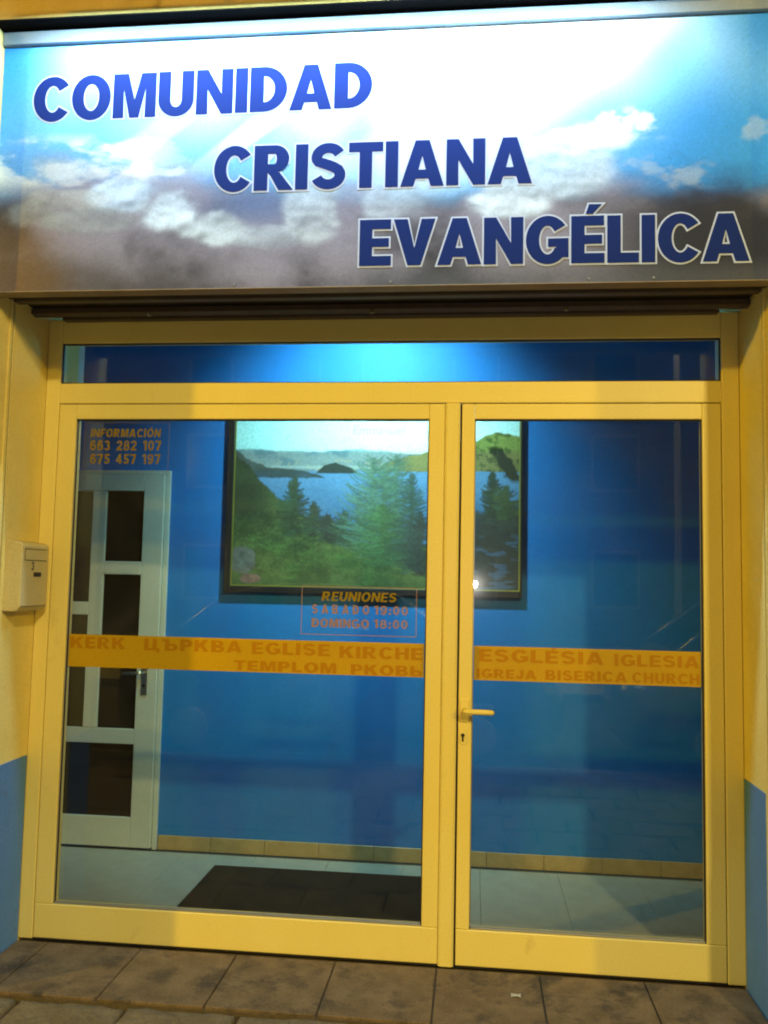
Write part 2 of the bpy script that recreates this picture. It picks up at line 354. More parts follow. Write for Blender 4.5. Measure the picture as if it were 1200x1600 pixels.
G['T'] = (.72, [rect(.235, 0, .485, 1-H), rect(0, 1-H, .72, 1)])
G['H'] = (.80, [rect(0, 0, S, 1), rect(.55, 0, .80, 1), rect(S, .41, .55, .60)])
G['N'] = (.80, [poly((0, 0), (.235, 0), (.235, .58), (.565, 0), (.80, 0), (.80, 1), (.565, 1), (.565, .42), (.235, 1), (0, 1))])
G['M'] = (.96, [poly((0, 0), (.225, 0), (.225, .68), (.385, 0), (.575, 0), (.735, .68), (.735, 0), (.96, 0), (.96, 1), (.64, 1), (.48, .38), (.32, 1), (0, 1))])
G['A'] = (.90, [([(0, 0), (.255, 0), (.305, .17), (.595, .17), (.645, 0), (.90, 0), (.59, 1), (.31, 1)], [[(.355, .345), (.545, .345), (.45, .70)]])])
G['V'] = (.86, [poly((0, 1), (.27, 1), (.43, .34), (.59, 1), (.86, 1), (.56, 0), (.30, 0))])
G['K'] = (.86, [rect(0, 0, S, 1), poly((S, .30), (.36, .43), (.55, 0), (.86, 0), (.535, .60), (.84, 1), (.53, 1), (S, .62))])
G['U'] = (.78, [rect(0, .36, S, 1), rect(.53, .36, .78, 1), band(.39, .36, .39, .375, S, .19, 180, 360)])
G['D'] = (.80, [rect(0, 0, S+.03, 1), bowl(S, 0, 1, .55)])
G['O'] = (.88, [ring(.44, .5, .44, .515, .25, .19)])
G['C'] = (.82, [band(.44, .5, .44, .515, .25, .19, 38, 322, 34)])
G['G'] = (.86, [band(.44, .5, .44, .515, .25, .19, 38, 326, 34), rect(.46, .36, .86, .52), rect(.63, .13, .86, .36)])
G['P'] = (.74, [rect(0, 0, S+.03, 1), bowl(S, .36, 1, .49, .18)])
G['R'] = (.84, [rect(0, 0, S+.03, 1), bowl(S, .40, 1, .50, .17), poly((.30, .40), (.46, .40), (.56, .37), (.84, 0), (.55, 0), (.36, .33))])
G['B'] = (.80, [rect(0, 0, S+.03, 1), bowl(S, .46, 1, .48, .16), bowl(S, 0, .46+.08, .54, .17)])
G['S'] = (.76, [s_curve()])
G['J'] = (.60, [rect(.35, .34, .60, 1), band(.30, .34, .30, .36, S, .19, 180, 360)])
G['Ц'] = (.92, [rect(0, 0, S, 1), rect(.50, 0, .75, 1), rect(S, 0, .50, H), rect(.75, 0, .92, H), rect(.74, -.19, .92, -.001)])
G['Ъ'] = (.98, [rect(.20, 0, .45, 1-H), rect(0, 1-H, .45, 1), bowl(.45, 0, .60, .52, .18)])
G['Ь'] = (.76, [rect(0, 0, S+.03, 1), bowl(S, 0, .60, .50, .18)])
for a, b in (('Р', 'P'), ('К', 'K'), ('В', 'B'), ('А', 'A'), ('О', 'O'), ('Ó', 'O'), ('Á', 'A')): G[a] = G[b]
G['Ó'] = (.88, G['O'][1] + [poly((.38, 1.06), (.50, 1.06), (.66, 1.24), (.43, 1.24))])
G['0'] = (.70, [ring(.35, .5, .35, .51, .225, .17)])
G['1'] = (.48, [rect(.22, 0, .46, 1), poly((.0, .70), (.0, .86), (.22, 1), (.22, .78))])
G['2'] = (.70, [rect(0, 0, .70, .19), ribbon(arc(.35, .70, .235, .21, 175, 0, 14) + [(.56, .58), (.40, .40), (.17, .19)])])
G['3'] = (.70, [ribbon(arc(.33, .73, .22, .18, 165, -90, 16) ), ribbon(arc(.33, .285, .245, .205, 90, -165, 16))])
G['4'] = (.74, [rect(.38, 0, .61, 1), poly((0, .20), (.38, .20), (.38, .37), (.23, .37), (.38, .66), (.38, 1), (0, .36)), rect(.61, .20, .74, .37)])
G['5'] = (.70, [rect(.10, 1-H, .66, 1), rect(.08, .50, .28, 1-H), ribbon(arc(.33, .315, .245, .225, 140, -160, 20))])
G['6'] = (.72, [ring(.36, .325, .36, .335, .22, .16), ribbon(arc(.37, .50, .27, .43, 35, 185, 14))])
G['7'] = (.70, [rect(0, 1-H, .70, 1), poly((.14, 0), (.40, 0), (.70, 1-H), (.43, 1-H))])
G['8'] = (.72, [ring(.36, .735, .32, .275, .20, .14), ring(.36, .29, .36, .30, .22, .15)])
G['9'] = (.72, [ring(.36, .675, .36, .335, .22, .16), ribbon(arc(.35, .50, .27, .43, 215, 365, 14))])
G[':'] = (.24, [rect(0, 0, .24, .24), rect(0, .46, .24, .70)])
def grow(pts, e):
    n = len(pts); A = sum(pts[i][0]*pts[(i+1) % n][1]-pts[(i+1) % n][0]*pts[i][1] for i in range(n)); s = 1 if A > 0 else -1; out = []
    for i in range(n):
        p0, p1, p2 = Vector(pts[i-1]), Vector(pts[i]), Vector(pts[(i+1) % n]); d1 = p1-p0; d2 = p2-p1
        if d1.length < 1e-6 or d2.length < 1e-6: out.append(tuple(p1)); continue
        d1.normalize(); d2.normalize(); n1 = Vector((d1.y, -d1.x))*s; n2 = Vector((d2.y, -d2.x))*s; m = n1+n2
        if m.length < .2: m = n1
        m.normalize(); k = e/max(.45, m.dot(n1)); out.append(tuple(p1+m*k))
    return out
def glyph_mesh(ch, w, h, e=0.0, depth=.0006, italic=0.0, yoff=0.0):
    """flat cut-vinyl letter standing in the xz plane, face towards -y"""
    bm = bmesh.new(); adv, pieces = G[ch]
    for k, (outer, holes) in enumerate(pieces):
        o = grow(outer, e/h) if e else outer; hs = [grow(q, -e/h) for q in holes] if e else holes
        loops = [[Vector((x, y_, 0)) for x, y_ in o]] + [[Vector((x, y_, 0)) for x, y_ in q] for q in hs]
        flat = [v for l in loops for v in l]; yy = yoff-depth-k*.00012
        vs = [bm.verts.new(((v.x+italic*v.y)*w, yy, v.y*h)) for v in flat]
        for t in tessellate_polygon(loops):
            a, b, c = (flat[i] for i in t)
            if abs((b-a).cross(c-a).z) < 1e-9: continue
            try: f = bm.faces.new([vs[i] for i in t])
            except ValueError: continue
            f.normal_update()
            if f.normal.y > 0: f.normal_flip()
    return bm
_gm = {}
def word(text, x0, x1, z, h, y, m, par, name='letter', fat=0.0, halo=0.0, mh=None, gap=.13, space=.45, italic=0.0, z1=None):
    tot = 0
    for i, ch in enumerate(text): tot += (space if ch == ' ' else G[ch][0] + (gap if i < len(text)-1 else 0))
    w = (x1-x0)/tot; x = x0
    for i_, ch in enumerate(text):
        if ch == ' ': x += space*w; continue
        key = (ch, round(w, 5), round(h, 5), m.name, italic)
        if key not in _gm:
            me = bpy.data.meshes.new(name); b = glyph_mesh(ch, w, h, fat, .0006, italic); b.to_mesh(me); b.free(); me.materials.append(m); mh_ = None
            if halo:
                mh_ = bpy.data.meshes.new('letter_outline'); b = glyph_mesh(ch, w, h, halo, .0006, italic, .0010); b.to_mesh(mh_); b.free(); mh_.materials.append(mh)
            _gm[key] = (me, mh_)
        me, mh_ = _gm[key]
        o = link(bpy.data.objects.new(name, me)); o.parent = par; zz = z if z1 is None else z + (z1-z)*(x-x0)/(x1-x0); o.location = (x, y-.00007*(i_ % 2), zz)
        if mh_:
            q = link(bpy.data.objects.new('letter_outline', mh_)); q.parent = o
        x += (G[ch][0]+gap)*w

# ------------------------------------------------------------------ printed pictures (colour per vertex of a flat print)
def vnoise(x, y, seed=0):
    r = np.random.default_rng(seed); T = r.random((256, 256)); xi = np.floor(x).astype(int); yi = np.floor(y).astype(int)
    fx = x-xi; fy = y-yi; fx = fx*fx*fx*(fx*(fx*6-15)+10); fy = fy*fy*fy*(fy*(fy*6-15)+10); g = lambda a, b: T[a % 256, b % 256]
    return (g(xi, yi)*(1-fx)+g(xi+1, yi)*fx)*(1-fy)+(g(xi, yi+1)*(1-fx)+g(xi+1, yi+1)*fx)*fy
def fbm(x, y, oct=6, seed=0, gain=.52):
    s = np.zeros_like(x); a = 1; t = 0
    for i in range(oct):
        s += a*vnoise(x*2**i+13.7*i, y*2**i+7.1*i, seed+i); t += a; a *= gain
    return s/t
def sst(a, b, x):
    t = np.clip((x-a)/(b-a), 0, 1); return t*t*(3-2*t)
def lin(r, g, b): return np.array([((c/255+.055)/1.055)**2.4 if c > 10 else c/255/12.92 for c in (r, g, b)])
def mixc(c, col, k): return c*(1-k[..., None]) + np.asarray(col)*k[..., None]
def print_sheet(name, x0, x1, z0, z1, y, nx, nz, colfn, m, par):
    X, Z = np.meshgrid(np.linspace(x0, x1, nx), np.linspace(z0, z1, nz))
    c = np.clip(colfn(X, Z), 0, 1)
    co = np.stack([X, np.full_like(X, y), Z], -1).reshape(-1, 3)
    i = np.arange((nz-1)*nx).reshape(nz-1, nx)[:, :-1].ravel()
    f = np.stack([i, i+1, i+nx+1, i+nx], 1)
    me = bpy.data.meshes.new(name); me.vertices.add(len(co)); me.vertices.foreach_set('co', co.ravel().astype(np.float32))
    me.loops.add(f.size); me.loops.foreach_set('vertex_index', f.ravel().astype(np.int32))
    me.polygons.add(len(f)); me.polygons.foreach_set('loop_start', np.arange(0, f.size, 4, dtype=np.int32)); me.polygons.foreach_set('loop_total', np.full(len(f), 4, dtype=np.int32))
    me.update(calc_edges=True)
    a = me.color_attributes.new('print', 'FLOAT_COLOR', 'POINT'); rgba = np.concatenate([c.reshape(-1, 3), np.ones((len(co), 1))], 1)
    a.data.foreach_set('color', rgba.ravel().astype(np.float32)); me.materials.append(m)
    o = link(bpy.data.objects.new(name, me)); o.parent = par; return o

# ------------------------------------------------------------------ the sign
sg = thing('shop_sign', 'long printed cloud picture sign reading COMUNIDAD CRISTIANA EVANGÉLICA above the entrance', 'sign')
YS = -.460
def banner(X, Z):
    u = (X-XL)/(XR-XL); t = (3.556-Z)/.983
    px = u*1205; y = (75-57*u) + t*((456-15*u)-(75-57*u))
    n1 = fbm(px/140, y/95, 6, 3); n2 = fbm(px/60+9, y/40, 6, 11); n3 = fbm(px/330, y/150, 5, 21)
    c = np.zeros(X.shape+(3,)) + np.array([.08, .36, .88])
    c = mixc(c, [.14, .46, .92], sst(300, 60, y))
    # wide glow falling from the top, with slanting rays
    ang = np.arctan2(px-640, y+260); rays = .5+.5*np.sin(ang*19+1.2*np.sin(ang*7)+.8)
    rays = rays*.6 + .4*vnoise(ang*9+30, ang*0+2, 5)
    gl = np.exp(-((px-600)/400)**2-((y-70)/165)**2)
    c = mixc(c, [.62, .80, .95], np.clip(gl*1.2*(.35+.8*rays), 0, 1))
    c = mixc(c, [.70, .84, .96], .6*sst(.55, .85, .5+.5*np.sin((px*.72+y*1.0)/26+1.6*np.sin((px+y)/90)))*np.exp(-((px-430)/210)**2-((y-235)/60)**2))
    c = mixc(c, [.90, .96, 1.0], .85*sst(1085, 900, px+(y-60)*1.15)*sst(560, 760, px)*sst(380, 240, y))
    c = mixc(c, [.30, .70, .90], .55*np.exp(-((px-745)/38)**2-((y-165)/45)**2))
    c = mixc(c, [.02, .22, .70], .9*np.exp(-((px-5)/75)**2)*sst(330, 90, y))
    # blue and navy corner at the right
    rg = sst(930, 1120, px+(y-150)*.35)
    c = mixc(c, [.02, .25, .80], .85*rg*sst(60, 200, y)); c = mixc(c, [.01, .22, .75], .85*sst(1090, 1200, px)*sst(190, 40, y))
    c = mixc(c, [.02, .06, .24], sst(900, 1120, px+(n1-.5)*130)*sst(225, 330, y+(n2-.5)*80-(px-1000)*.10))
    # streaky cloud at left
    st = sst(.50, .68, fbm(px/110-y/70, y/46+px/260, 6, 31))
    c = mixc(c, [.12, .26, .58], .55*sst(205, 260, y+.10*px*0)*sst(560, 300, px))
    c = mixc(c, [.78, .80, .84], .7*st*sst(205, 235, y)*sst(330, 270, y)*sst(360, 180, px))
    # grey underside of the cumulus layer
    low = sst(268, 330, y+(n1-.5)*75+(n3-.5)*60)
    under = np.array([.135, .135, .21])*(.25+1.35*sst(.25, .75, n1)[..., None])
    c = c*(1-low[..., None]) + under*low[..., None]
    c = mixc(c, [.07, .12, .30], .8*np.exp(-((px-430)/85)**2-((y-322)/34)**2))
    # billowing heads, lit along their upper edge
    dens = fbm(px/100+3, y/66, 6, 41, .46); d2 = fbm((px-6)/100+3, (y-9)/66, 6, 41, .46); lit = np.clip(.55+(dens-d2)*5, 0, 1)
    def puff(cx, cy, rx, ry, k, tint):
        nonlocal c
        q = np.exp(-((px-cx)/rx)**2-((y-cy)/ry)**2); a = sst(.42, .60, dens*.62+q*.42)*sst(.18, .5, q)*k
        col = np.asarray(tint)*np.array([.72, .86, 1.08])*(.55+.62*lit[..., None]); c = c*(1-a[..., None])+np.clip(col, 0, 1)*a[..., None]
    puff(215, 305, 62, 28, .95, (.56, .62, .76)); puff(292, 330, 56, 34, 1, (.70, .74, .84)); puff(368, 358, 74, 28, .95, (.60, .62, .68)); puff(150, 345, 90, 20, .6, (.34, .34, .36)); puff(440, 372, 60, 20, .6, (.42, .44, .50))
    puff(105, 262, 60, 26, .7, (.60, .62, .66)); puff(40, 335, 70, 26, .55, (.34, .34, .34)); puff(120, 312, 70, 18, .5, (.46, .44, .42))
    puff(520, 330, 50, 50, .6, (.62, .64, .68)); puff(640, 318, 70, 40, .5, (.60, .63, .70)); puff(810, 318, 65, 32, .9, (.74, .76, .82))
    puff(880, 262, 90, 50, .85, (.62, .66, .74)); puff(960, 212, 50, 26, .75, (.92, .95, .98)); puff(905, 222, 40, 22, .5, (.80, .86, .94))
    d4 = fbm(px/30+5, y/17, 5, 53)
    for cx, cy, rx, ry, k, tint in ((1085, 280, 40, 20, .5, (.34, .42, .60)), (1185, 205, 40, 20, .45, (.40, .50, .70)), (1020, 262, 40, 14, .4, (.38, .48, .66)), (990, 200, 46, 24, .9, (.86, .92, 1)), (945, 218, 40, 20, .7, (.80, .88, .98)), (250, 268, 60, 18, .5, (.66, .72, .84)), (120, 275, 70, 22, .45, (.55, .60, .70))):
        q = np.exp(-((px-cx)/rx)**2-((y-cy)/ry)**2); a = sst(.50, .74, d4*.75+q*.36)*sst(.05, .5, q)*k
        c = mixc(c, tint, a)
    # dark foot and right end
    c = mixc(c, [.065, .065, .085], .70*sst(375, 450, y+(n2-.5)*55)*sst(500, 250, px+(n1-.5)*200))
    c = mixc(c, [.020, .024, .048], 1.0*sst(900, 1080, px+(n1-.5)*160)*sst(285, 350, y+(n2-.5)*60))
    c = mixc(c, [.08, .09, .13], .6*sst(395, 440, y)*sst(500, 650, px))
    c = mixc(c, [.20, .12, .05], .55*sst(200, 20, px+(n1-.5)*150)*sst(300, 400, y))  # warm brown in the print imitates sodium light at the lower left
    return c*(.90+.20*np.random.default_rng(3).random(X.shape))[..., None]
print_sheet('banner', XL+.003, XR-.003, 2.575, 3.556, YS, 620, 230, banner, M['banner'], sg)
box('backing_panel', XL+.003, XR-.003, -.457, -.405, 2.5745, 3.556, M['sign_lip'], sg)
box('top_rail', XL+.003, XR-.003, -.478, -.405, 3.557, 3.608, M['sign_rail'], sg, .003)
bm = bmesh.new(); bx(bm, XL+.003, XR-.003, -.4655, -.402, 2.5695, 2.5738, .0015); obj('bottom_lip', bm, M['sign_lip'], sg)
for x in (-1.84, -.90, -.315, .395, .62, 1.02):
    bm = bmesh.new(); tube(bm, [(x, -.4602, 2.588), (x, -.4635, 2.588)], [.0045, .004], 10); obj('screw', bm, M['sign_rail'], sg)
word('COMUNIDAD', -1.722, -.400, 3.250, .173, YS-.0015, M['navy'], sg, fat=.0022, halo=.0085, mh=M['halo'], gap=.08, z1=3.259)
word('CRISTIANA', -.990, .190, 2.948, .171, YS-.0015, M['navy'], sg, fat=.0022, halo=.0085, mh=M['halo'], gap=.08)
word('EVANGÉLICA', -.430, .945, 2.651, .170, YS-.0015, M['navy'], sg, fat=.0022, halo=.0085, mh=M['halo'], gap=.08, z1=2.643)

# lamp over the sign: slim hooded batten on two arms, just above the picture
la = thing('sign_lamp', 'slim white batten lamp on short arms lighting the sign from above', 'lamp', (-.54, -.69, 3.648))
bm = bmesh.new(); prism(bm, [(-.05, -.012), (-.045, .02), (0, .045), (.052, .03), (.062, -.010), (.058, -.010), (.048, .022), (0, .036), (-.038, .014)], 'x', -1.16, 1.16); obj('hood', bm, M['sign_rail'], la)
bm = bmesh.new(); tube(bm, [(-1.12, 0, .016), (1.12, 0, .016)], .011, 12); obj('tube', bm, M['tube'], la)
for x in (-.6, .6):
    bm = bmesh.new(); tube(bm, [(x, .0, .042), (x, .05, .085), (x, .175, .09)], .009, 8); obj('arm', bm, M['sign_rail'], la)
al = bpy.data.lights.new('sign_lamp_light', 'AREA'); al.shape = 'RECTANGLE'; al.size = 2.25; al.size_y = .05; al.energy = P_SIGN; al.color = C_SIGN
lo = link(bpy.data.objects.new('sign_lamp_light', al)); lo.parent = la; lo.location = (0, 0, .0); lo.rotation_euler = (R(26), 0, 0)

# ------------------------------------------------------------------ lettering stuck on the glass
YG = .0232
def vinyl_band(x0, x1, z0, z1, label):
    t = thing('vinyl_band', label, 'sticker', (0, 0, 0), 0, 'amber lettering bands on the door glass')
    box('band', x0, x1, YG-.0004, YG, z0, z1, M['band'], t); return t
b1 = vinyl_band(-1.7075, -.1965, 1.112, 1.248, 'longer amber band across the left door pane reading KERK ЦЪРКВА EGLISE KIRCHE')
b2 = vinyl_band(.0045, .8935, 1.109, 1.246, 'shorter amber band across the right door pane reading ESGLÉSIA IGLESIA CHURCH')
YL = YG-.0008
for txt, a, b, z in (('KERK', -1.700, -1.459, 1.190), ('ЦЪРКВА', -1.375, -.956, 1.190), ('EGLISE', -.913, -.585, 1.187), ('KIRCHE', -.545, -.204, 1.182)):
    word(txt, a, b, z, .048, YL, M['band_ink'], b1)
word('TEMPLOM', -.986, -.557, 1.118, .041, YL, M['band_ink'], b1); word('РКОВЬ', -.496, -.204, 1.116, .041, YL, M['band_ink'], b1)
for txt, a, b, z, h in (('ESGLÉSIA', .025, .517, 1.184, .050), ('IGLESIA', .559, .886, 1.182, .046), ('IGREJA', .017, .254, 1.119, .036), ('BISERICA', .289, .608, 1.119, .039), ('CHURCH', .628, .886, 1.119, .040)):
    word(txt, a, b, z, h, YL, M['band_ink'], b2)
def outline(x0, x1, z0, z1, w, m, par):
    bm = bmesh.new()
    for a in ((x0, x1, z0, z0+w), (x0, x1, z1-w, z1), (x0, x0+w, z0+w, z1-w), (x1-w, x1, z0+w, z1-w)): bx(bm, a[0], a[1], YG-.0004, YG, a[2], a[3])
    return obj('border', bm, m, par)
i1 = thing('phone_sticker', 'yellow INFORMACIÓN sticker with two phone numbers at the top of the left pane', 'sticker')
outline(-1.680, -1.304, 1.945, 2.158, .0013, M['gold'], i1)
word('INFORMACIÓN', -1.656, -1.344, 2.094, .036, YL, M['gold'], i1, gap=.12, italic=.12)
word('663 282 107', -1.655, -1.338, 2.036, .043, YL, M['gold'], i1, gap=.14, space=.62)
word('675 457 197', -1.652, -1.339, 1.978, .043, YL, M['gold'], i1, gap=.14, space=.62)
i2 = thing('hours_sticker', 'boxed REUNIONES meeting times sticker below the landscape picture on the left pane', 'sticker')
outline(-.709, -.230, 1.273, 1.473, .003, M['rose'], i2)
word('REUNIONES', -.626, -.316, 1.413, .038, YL, M['gold'], i2, gap=.10, italic=.15)
word('SABADO', -.664, -.425, 1.360, .038, YL, M['rose'], i2, gap=.50); word('19:00', -.406, -.266, 1.361, .036, YL, M['rose'], i2, gap=.2)
word('DOMINGO', -.664, -.425, 1.304, .036, YL, M['rose'], i2, gap=.12); word('18:00', -.406, -.266, 1.306, .035, YL, M['rose'], i2, gap=.2)

# ------------------------------------------------------------------ vestibule behind the glass
BW = 1.22
tag(box('interior_wall', -2.75, 1.85, BW, BW+.12, -.02, 3.2, M['bluewall']), kind='structure')
tag(box('interior_wall', -2.87, -2.752, .06, BW+.12, -.02, 3.2, M['bluewall']), kind='structure')
tag(box('interior_wall', 1.852, 1.97, .06, BW+.12, -.02, 3.2, M['bluewall']), kind='structure')
tag(box('interior_wall', -2.75, -1.862, .302, .36, -.02, 3.2, M['white_paint']), kind='structure')
tag(box('interior_wall', 1.05, 1.85, .302, .36, -.02, 3.2, M['white_paint']), kind='structure')
tag(box('interior_wall', XL, XR, .282, .36, 2.72, 3.2, M['white_paint']), kind='structure')
tag(box('ceiling', -2.87, 1.97, .06, BW+.12, 3.205, 3.3, M['white_paint']), kind='structure')
fl = tag(box('interior_floor', -2.75, 1.85, .057, BW-.001, -.05, -.007, M['joint']), kind='structure')
nx, ny = 12, 3
me = None
for i in range(nx):
    for j in range(ny):
        if me is None: t = box('floor_tile', 0, .3985, 0, .3985, -.012, 0, M['floor'], fl, .0012, 1); me = t.data
        else: t = link(bpy.data.objects.new('floor_tile', me)); t.parent = fl
        t.location = (-2.75+.4*i, .058+.4*j if j < 2 else .058+.4*j-.04, -.0005*((i+j) % 2))
        if j == 2: t.scale.y = .9
sk = tag(link(bpy.data.objects.new('skirting', None)), kind='structure')
x = -1.715
while x < 1.84:
    w = min(.30, 1.845-x); box('skirting_tile', x, x+w-.002, BW-.010, BW-.0005, .0005, .078+random.uniform(-.0006, .0006), M['skirt'], sk, .0015, 1); x += .30
# inner white door with dark panes
dr = thing('inner_door', 'white panelled inner door with dark glass panes behind the left of the glazing', 'door', (0, BW, 0))
DX = [-2.500, -2.385, -2.165, -2.085, -1.865, -1.748]
def dbox(name, x0, x1, z0, z1, m=None, y0=-.040, y1=-.006, par=dr, bev=.003): return box(name, x0, x1, y0, y1, z0, z1, m or M['whitedoor'], par, bev)
dbox('stile', DX[0], DX[1], .012, 2.075); dbox('stile', DX[4], DX[5], .012, 2.075); dbox('stile', DX[2], DX[3], .652, 1.978)
for a, b, z0, z1 in ((DX[1], DX[4], 1.980, 2.075), (DX[1], DX[4], .568, .650), (DX[1], DX[4], .012, .172), (DX[1], DX[2], 1.276, 1.348), (DX[3], DX[4], 1.506, 1.580), (DX[3], DX[4], 1.030, 1.104)):
    dbox('rail', a+.0005, b-.0005, z0, z1)
for a, b, z0, z1 in ((DX[1], DX[2], 1.348, 1.979), (DX[1], DX[2], .651, 1.276), (DX[3], DX[4], 1.580, 1.979), (DX[3], DX[4], 1.104, 1.506), (DX[3], DX[4], .651, 1.030), (DX[1], DX[4], .172, .568)):
    dbox('pane', a+.001, b-.001, z0+.001, z1-.001, M['dark_glass'], -.024, -.018, dr, 0)
for a, b, z0, z1 in ((-2.545, -2.502, 0, 2.12), (-1.746, -1.720, 0, 2.10), (-2.5018, -1.7462, 2.078, 2.10)): dbox('casing', a, b, z0, z1, None, -.022, -.001)
bm = bmesh.new(); bx(bm, -1.835, -1.800, -.046, -.0405, .84, 1.02, .004); hp = obj('handle_plate', bm, M['steel'], dr)
bm = bmesh.new(); tube(bm, [(-1.817, -.046, .965), (-1.817, -.085, .965), (-1.83, -.092, .965), (-1.93, -.090, .962)], [.008, .008, .009, .007], 10); obj('handle', bm, M['steel'], hp, True)
bm = bmesh.new(); tube(bm, [(-1.817, -.0455, .892), (-1.817, -.052, .892)], .010, 12); obj('keyhole', bm, M['black'], hp)

# picture on the blue wall
pc = thing('landscape_picture', 'large framed landscape picture of a lake with hills and pines on the blue wall', 'picture', (0, BW, 0))
PX0, PX1, PZ0, PZ1 = -1.349, .241, 1.462, 2.535
def picture(X, Z):
    px = 371+(X+1.349)/1.59*439; y = 918-(Z-1.462)/.939*263
    n = fbm(px/30, y/22, 6, 51); m_ = fbm(px/9, y/8, 5, 61); f = fbm(px/3.5, y/3, 3, 71); L = lambda *a: lin(*a)
    wob = lambda s, sc, sd: s*(fbm(px/sc, px*0+sd, 5, sd)-.5)
    c = np.zeros(X.shape+(3,)) + L(176, 222, 226); c = mixc(c, L(226, 244, 244), np.exp(-((px-655)/190)**2-((y-690)/70)**2))
    # far plateau
    k = sst(-2, 2, y-(706+wob(9, 40, 1)-.01*(px-371)+np.where(px > 600, (px-600)*.10, 0))); c = mixc(c, L(136, 168, 168), k)
    c = mixc(c, L(84, 130, 146), k*sst(.5, .66, n)*.8); c = mixc(c, L(176, 182, 150), k*sst(.56, .7, m_)*sst(716, 724, y)*.7)
    # right hand hills
    h = np.interp(px, [560, 600, 640, 675, 720, 742, 762, 776, 790, 815], [742, 728, 715, 706, 698, 693, 680, 675, 678, 684])
    k = sst(-1.5, 1.5, y-h-wob(5, 14, 2)); hc = L(132, 138, 74)*(.75+.5*n[..., None]); c = c*(1-k[..., None])+hc*k[..., None]
    c = mixc(c, L(66, 82, 40), k*sst(.50, .62, m_)*sst(690, 730, px)*.75)
    # lake
    k = sst(-1.2, 1.2, y-(738+wob(2, 30, 3)-.002*(px-500))); c = mixc(c, L(96, 166, 214), k*sst(0, 1, y*0+1)); c = mixc(c, L(58, 128, 178), k*sst(745, 800, y+(n-.5)*30)*.7)
    c = mixc(c, L(182, 214, 206), np.exp(-((y-732)/2.5)**2)*sst(400, 440, px)*sst(640, 560, px)*.8)
    # dark headlands
    h = np.interp(px, [371, 395, 420, 470, 500, 514, 520], [704, 722, 732, 737, 741, 748, 760]); k = sst(-1.5, 1.5, y-h-wob(5, 9, 4))*sst(751, 747, y-wob(3, 11, 5))*sst(518, 512, px)
    c = mixc(c, L(30, 50, 34), k*(.65+.35*n))
    h = np.interp(px, [498, 512, 530, 556, 566], [741, 729, 724, 733, 742]); k = sst(-1.2, 1.2, y-h-wob(3, 8, 6))*sst(743, 740, y)*sst(496, 502, px)*sst(570, 562, px); c = mixc(c, L(32, 52, 48), k)
    # near slope
    h = np.interp(px, [371, 396, 420, 450, 480, 510, 545, 580, 620, 660, 700, 735, 760, 815], [712, 735, 764, 788, 808, 818, 830, 838, 846, 850, 856, 868, 800, 792])
    k = sst(-2, 2, y-h-wob(9, 12, 7)-6*(f-.5)); g = mixc(np.zeros_like(c)+L(44, 82, 34), L(98, 132, 66), sst(.28, .64, n*.7+f*.3)); g = mixc(g, L(36, 66, 30), sst(.45, .72, m_)*.45)
    g = mixc(g, L(112, 148, 62), .7*np.exp(-((px-570)/34)**2-((y-866)/16)**2)); g = mixc(g, L(26, 50, 26), .8*sst(836, 796, y)*sst(470, 400, px))
    g = mixc(g, L(52, 104, 56), .6*sst(885, 918, y)); c = c*(1-k[..., None])+g*k[..., None]
    def tree(cx, top, bot, w, col, dens=.5, pw=.8, seed=0):
        nonlocal c
        t = np.clip((y-top)/(bot-top), 0, 1); lay = .22*np.sin(y*.62+seed*2+2*fbm(px/11, y/60, 2, 170+seed))
        half = w*np.clip(np.sin(t**pw*pi*.86+.10)+lay*t, .02, 2); q = fbm(px/4.2+seed*9, (y+.35*np.abs(px-cx))/2.6+seed, 5, 90+seed); b_ = fbm(px/16+seed, y/12, 3, 190+seed)
        r_ = np.abs(px-cx+10*(b_-.5))/np.maximum(half, .1)
        a = sst(1.15, .78, r_+(q-.5)*1.9)*sst(top-3, top+2, y+(q-.5)*8)*sst(bot+6, bot-6, y+(b_-.5)*14)
        a = a*(1-.75*sst(.56, .66, b_)*sst(.35, .8, r_))
        sh = .35+1.35*fbm(px/3.6, y/2.4+seed, 4, 130+seed)*(.75+.5*b_)
        col_ = np.asarray(col)*(sh*(1.12-.25*np.clip((px-cx)/w, -1, 1)))[..., None]; a = np.clip(a, 0, 1)[..., None]; c = c*(1-a)+col_*a
    R_ = np.random.default_rng(12)
    def conifer(cx, top, bot, w, col, nb, rise=.35, th=1.5, alpha=.8, full=.7):
        nonlocal c
        acc = np.zeros_like(px); tone = np.zeros_like(px)
        for i in range(nb):
            t = (i+R_.random())/nb; yb = top+(bot-top)*t; s_ = 1 if R_.random() < .5 else -1; Ln = w*(min(1, t*1.9)**full)*(1.0-.35*max(0, t-.75)/.25)*R_.uniform(.45, 1.05)
            ax, ay = cx+R_.uniform(-2, 2), yb; ex, ey = cx+s_*Ln, yb-Ln*rise*R_.uniform(.2, 1.2)+t*t*Ln*.35
            u_ = np.clip(((px-ax)*(ex-ax)+(y-ay)*(ey-ay))/max(1e-3, (ex-ax)**2+(ey-ay)**2), 0, 1)
            d_ = np.hypot(px-ax-u_*(ex-ax), y-ay-u_*(ey-ay)-2.2*np.sin(u_*pi)); r_ = th*(1.5-.9*u_)*(.55+.9*f)
            a = np.clip(1.25-d_/np.maximum(r_*1.5, .3), 0, 1)*alpha; k_ = R_.uniform(.45, 1.45)*(1.18-.22*s_)
            tone = tone*(1-a)+k_*a; acc = acc*(1-a)+a
        tone = np.where(acc > .01, tone/np.maximum(acc, .01), 1)
        c = c*(1-acc[..., None])+np.asarray(col)*(tone*(.7+.6*f))[..., None]*acc[..., None]
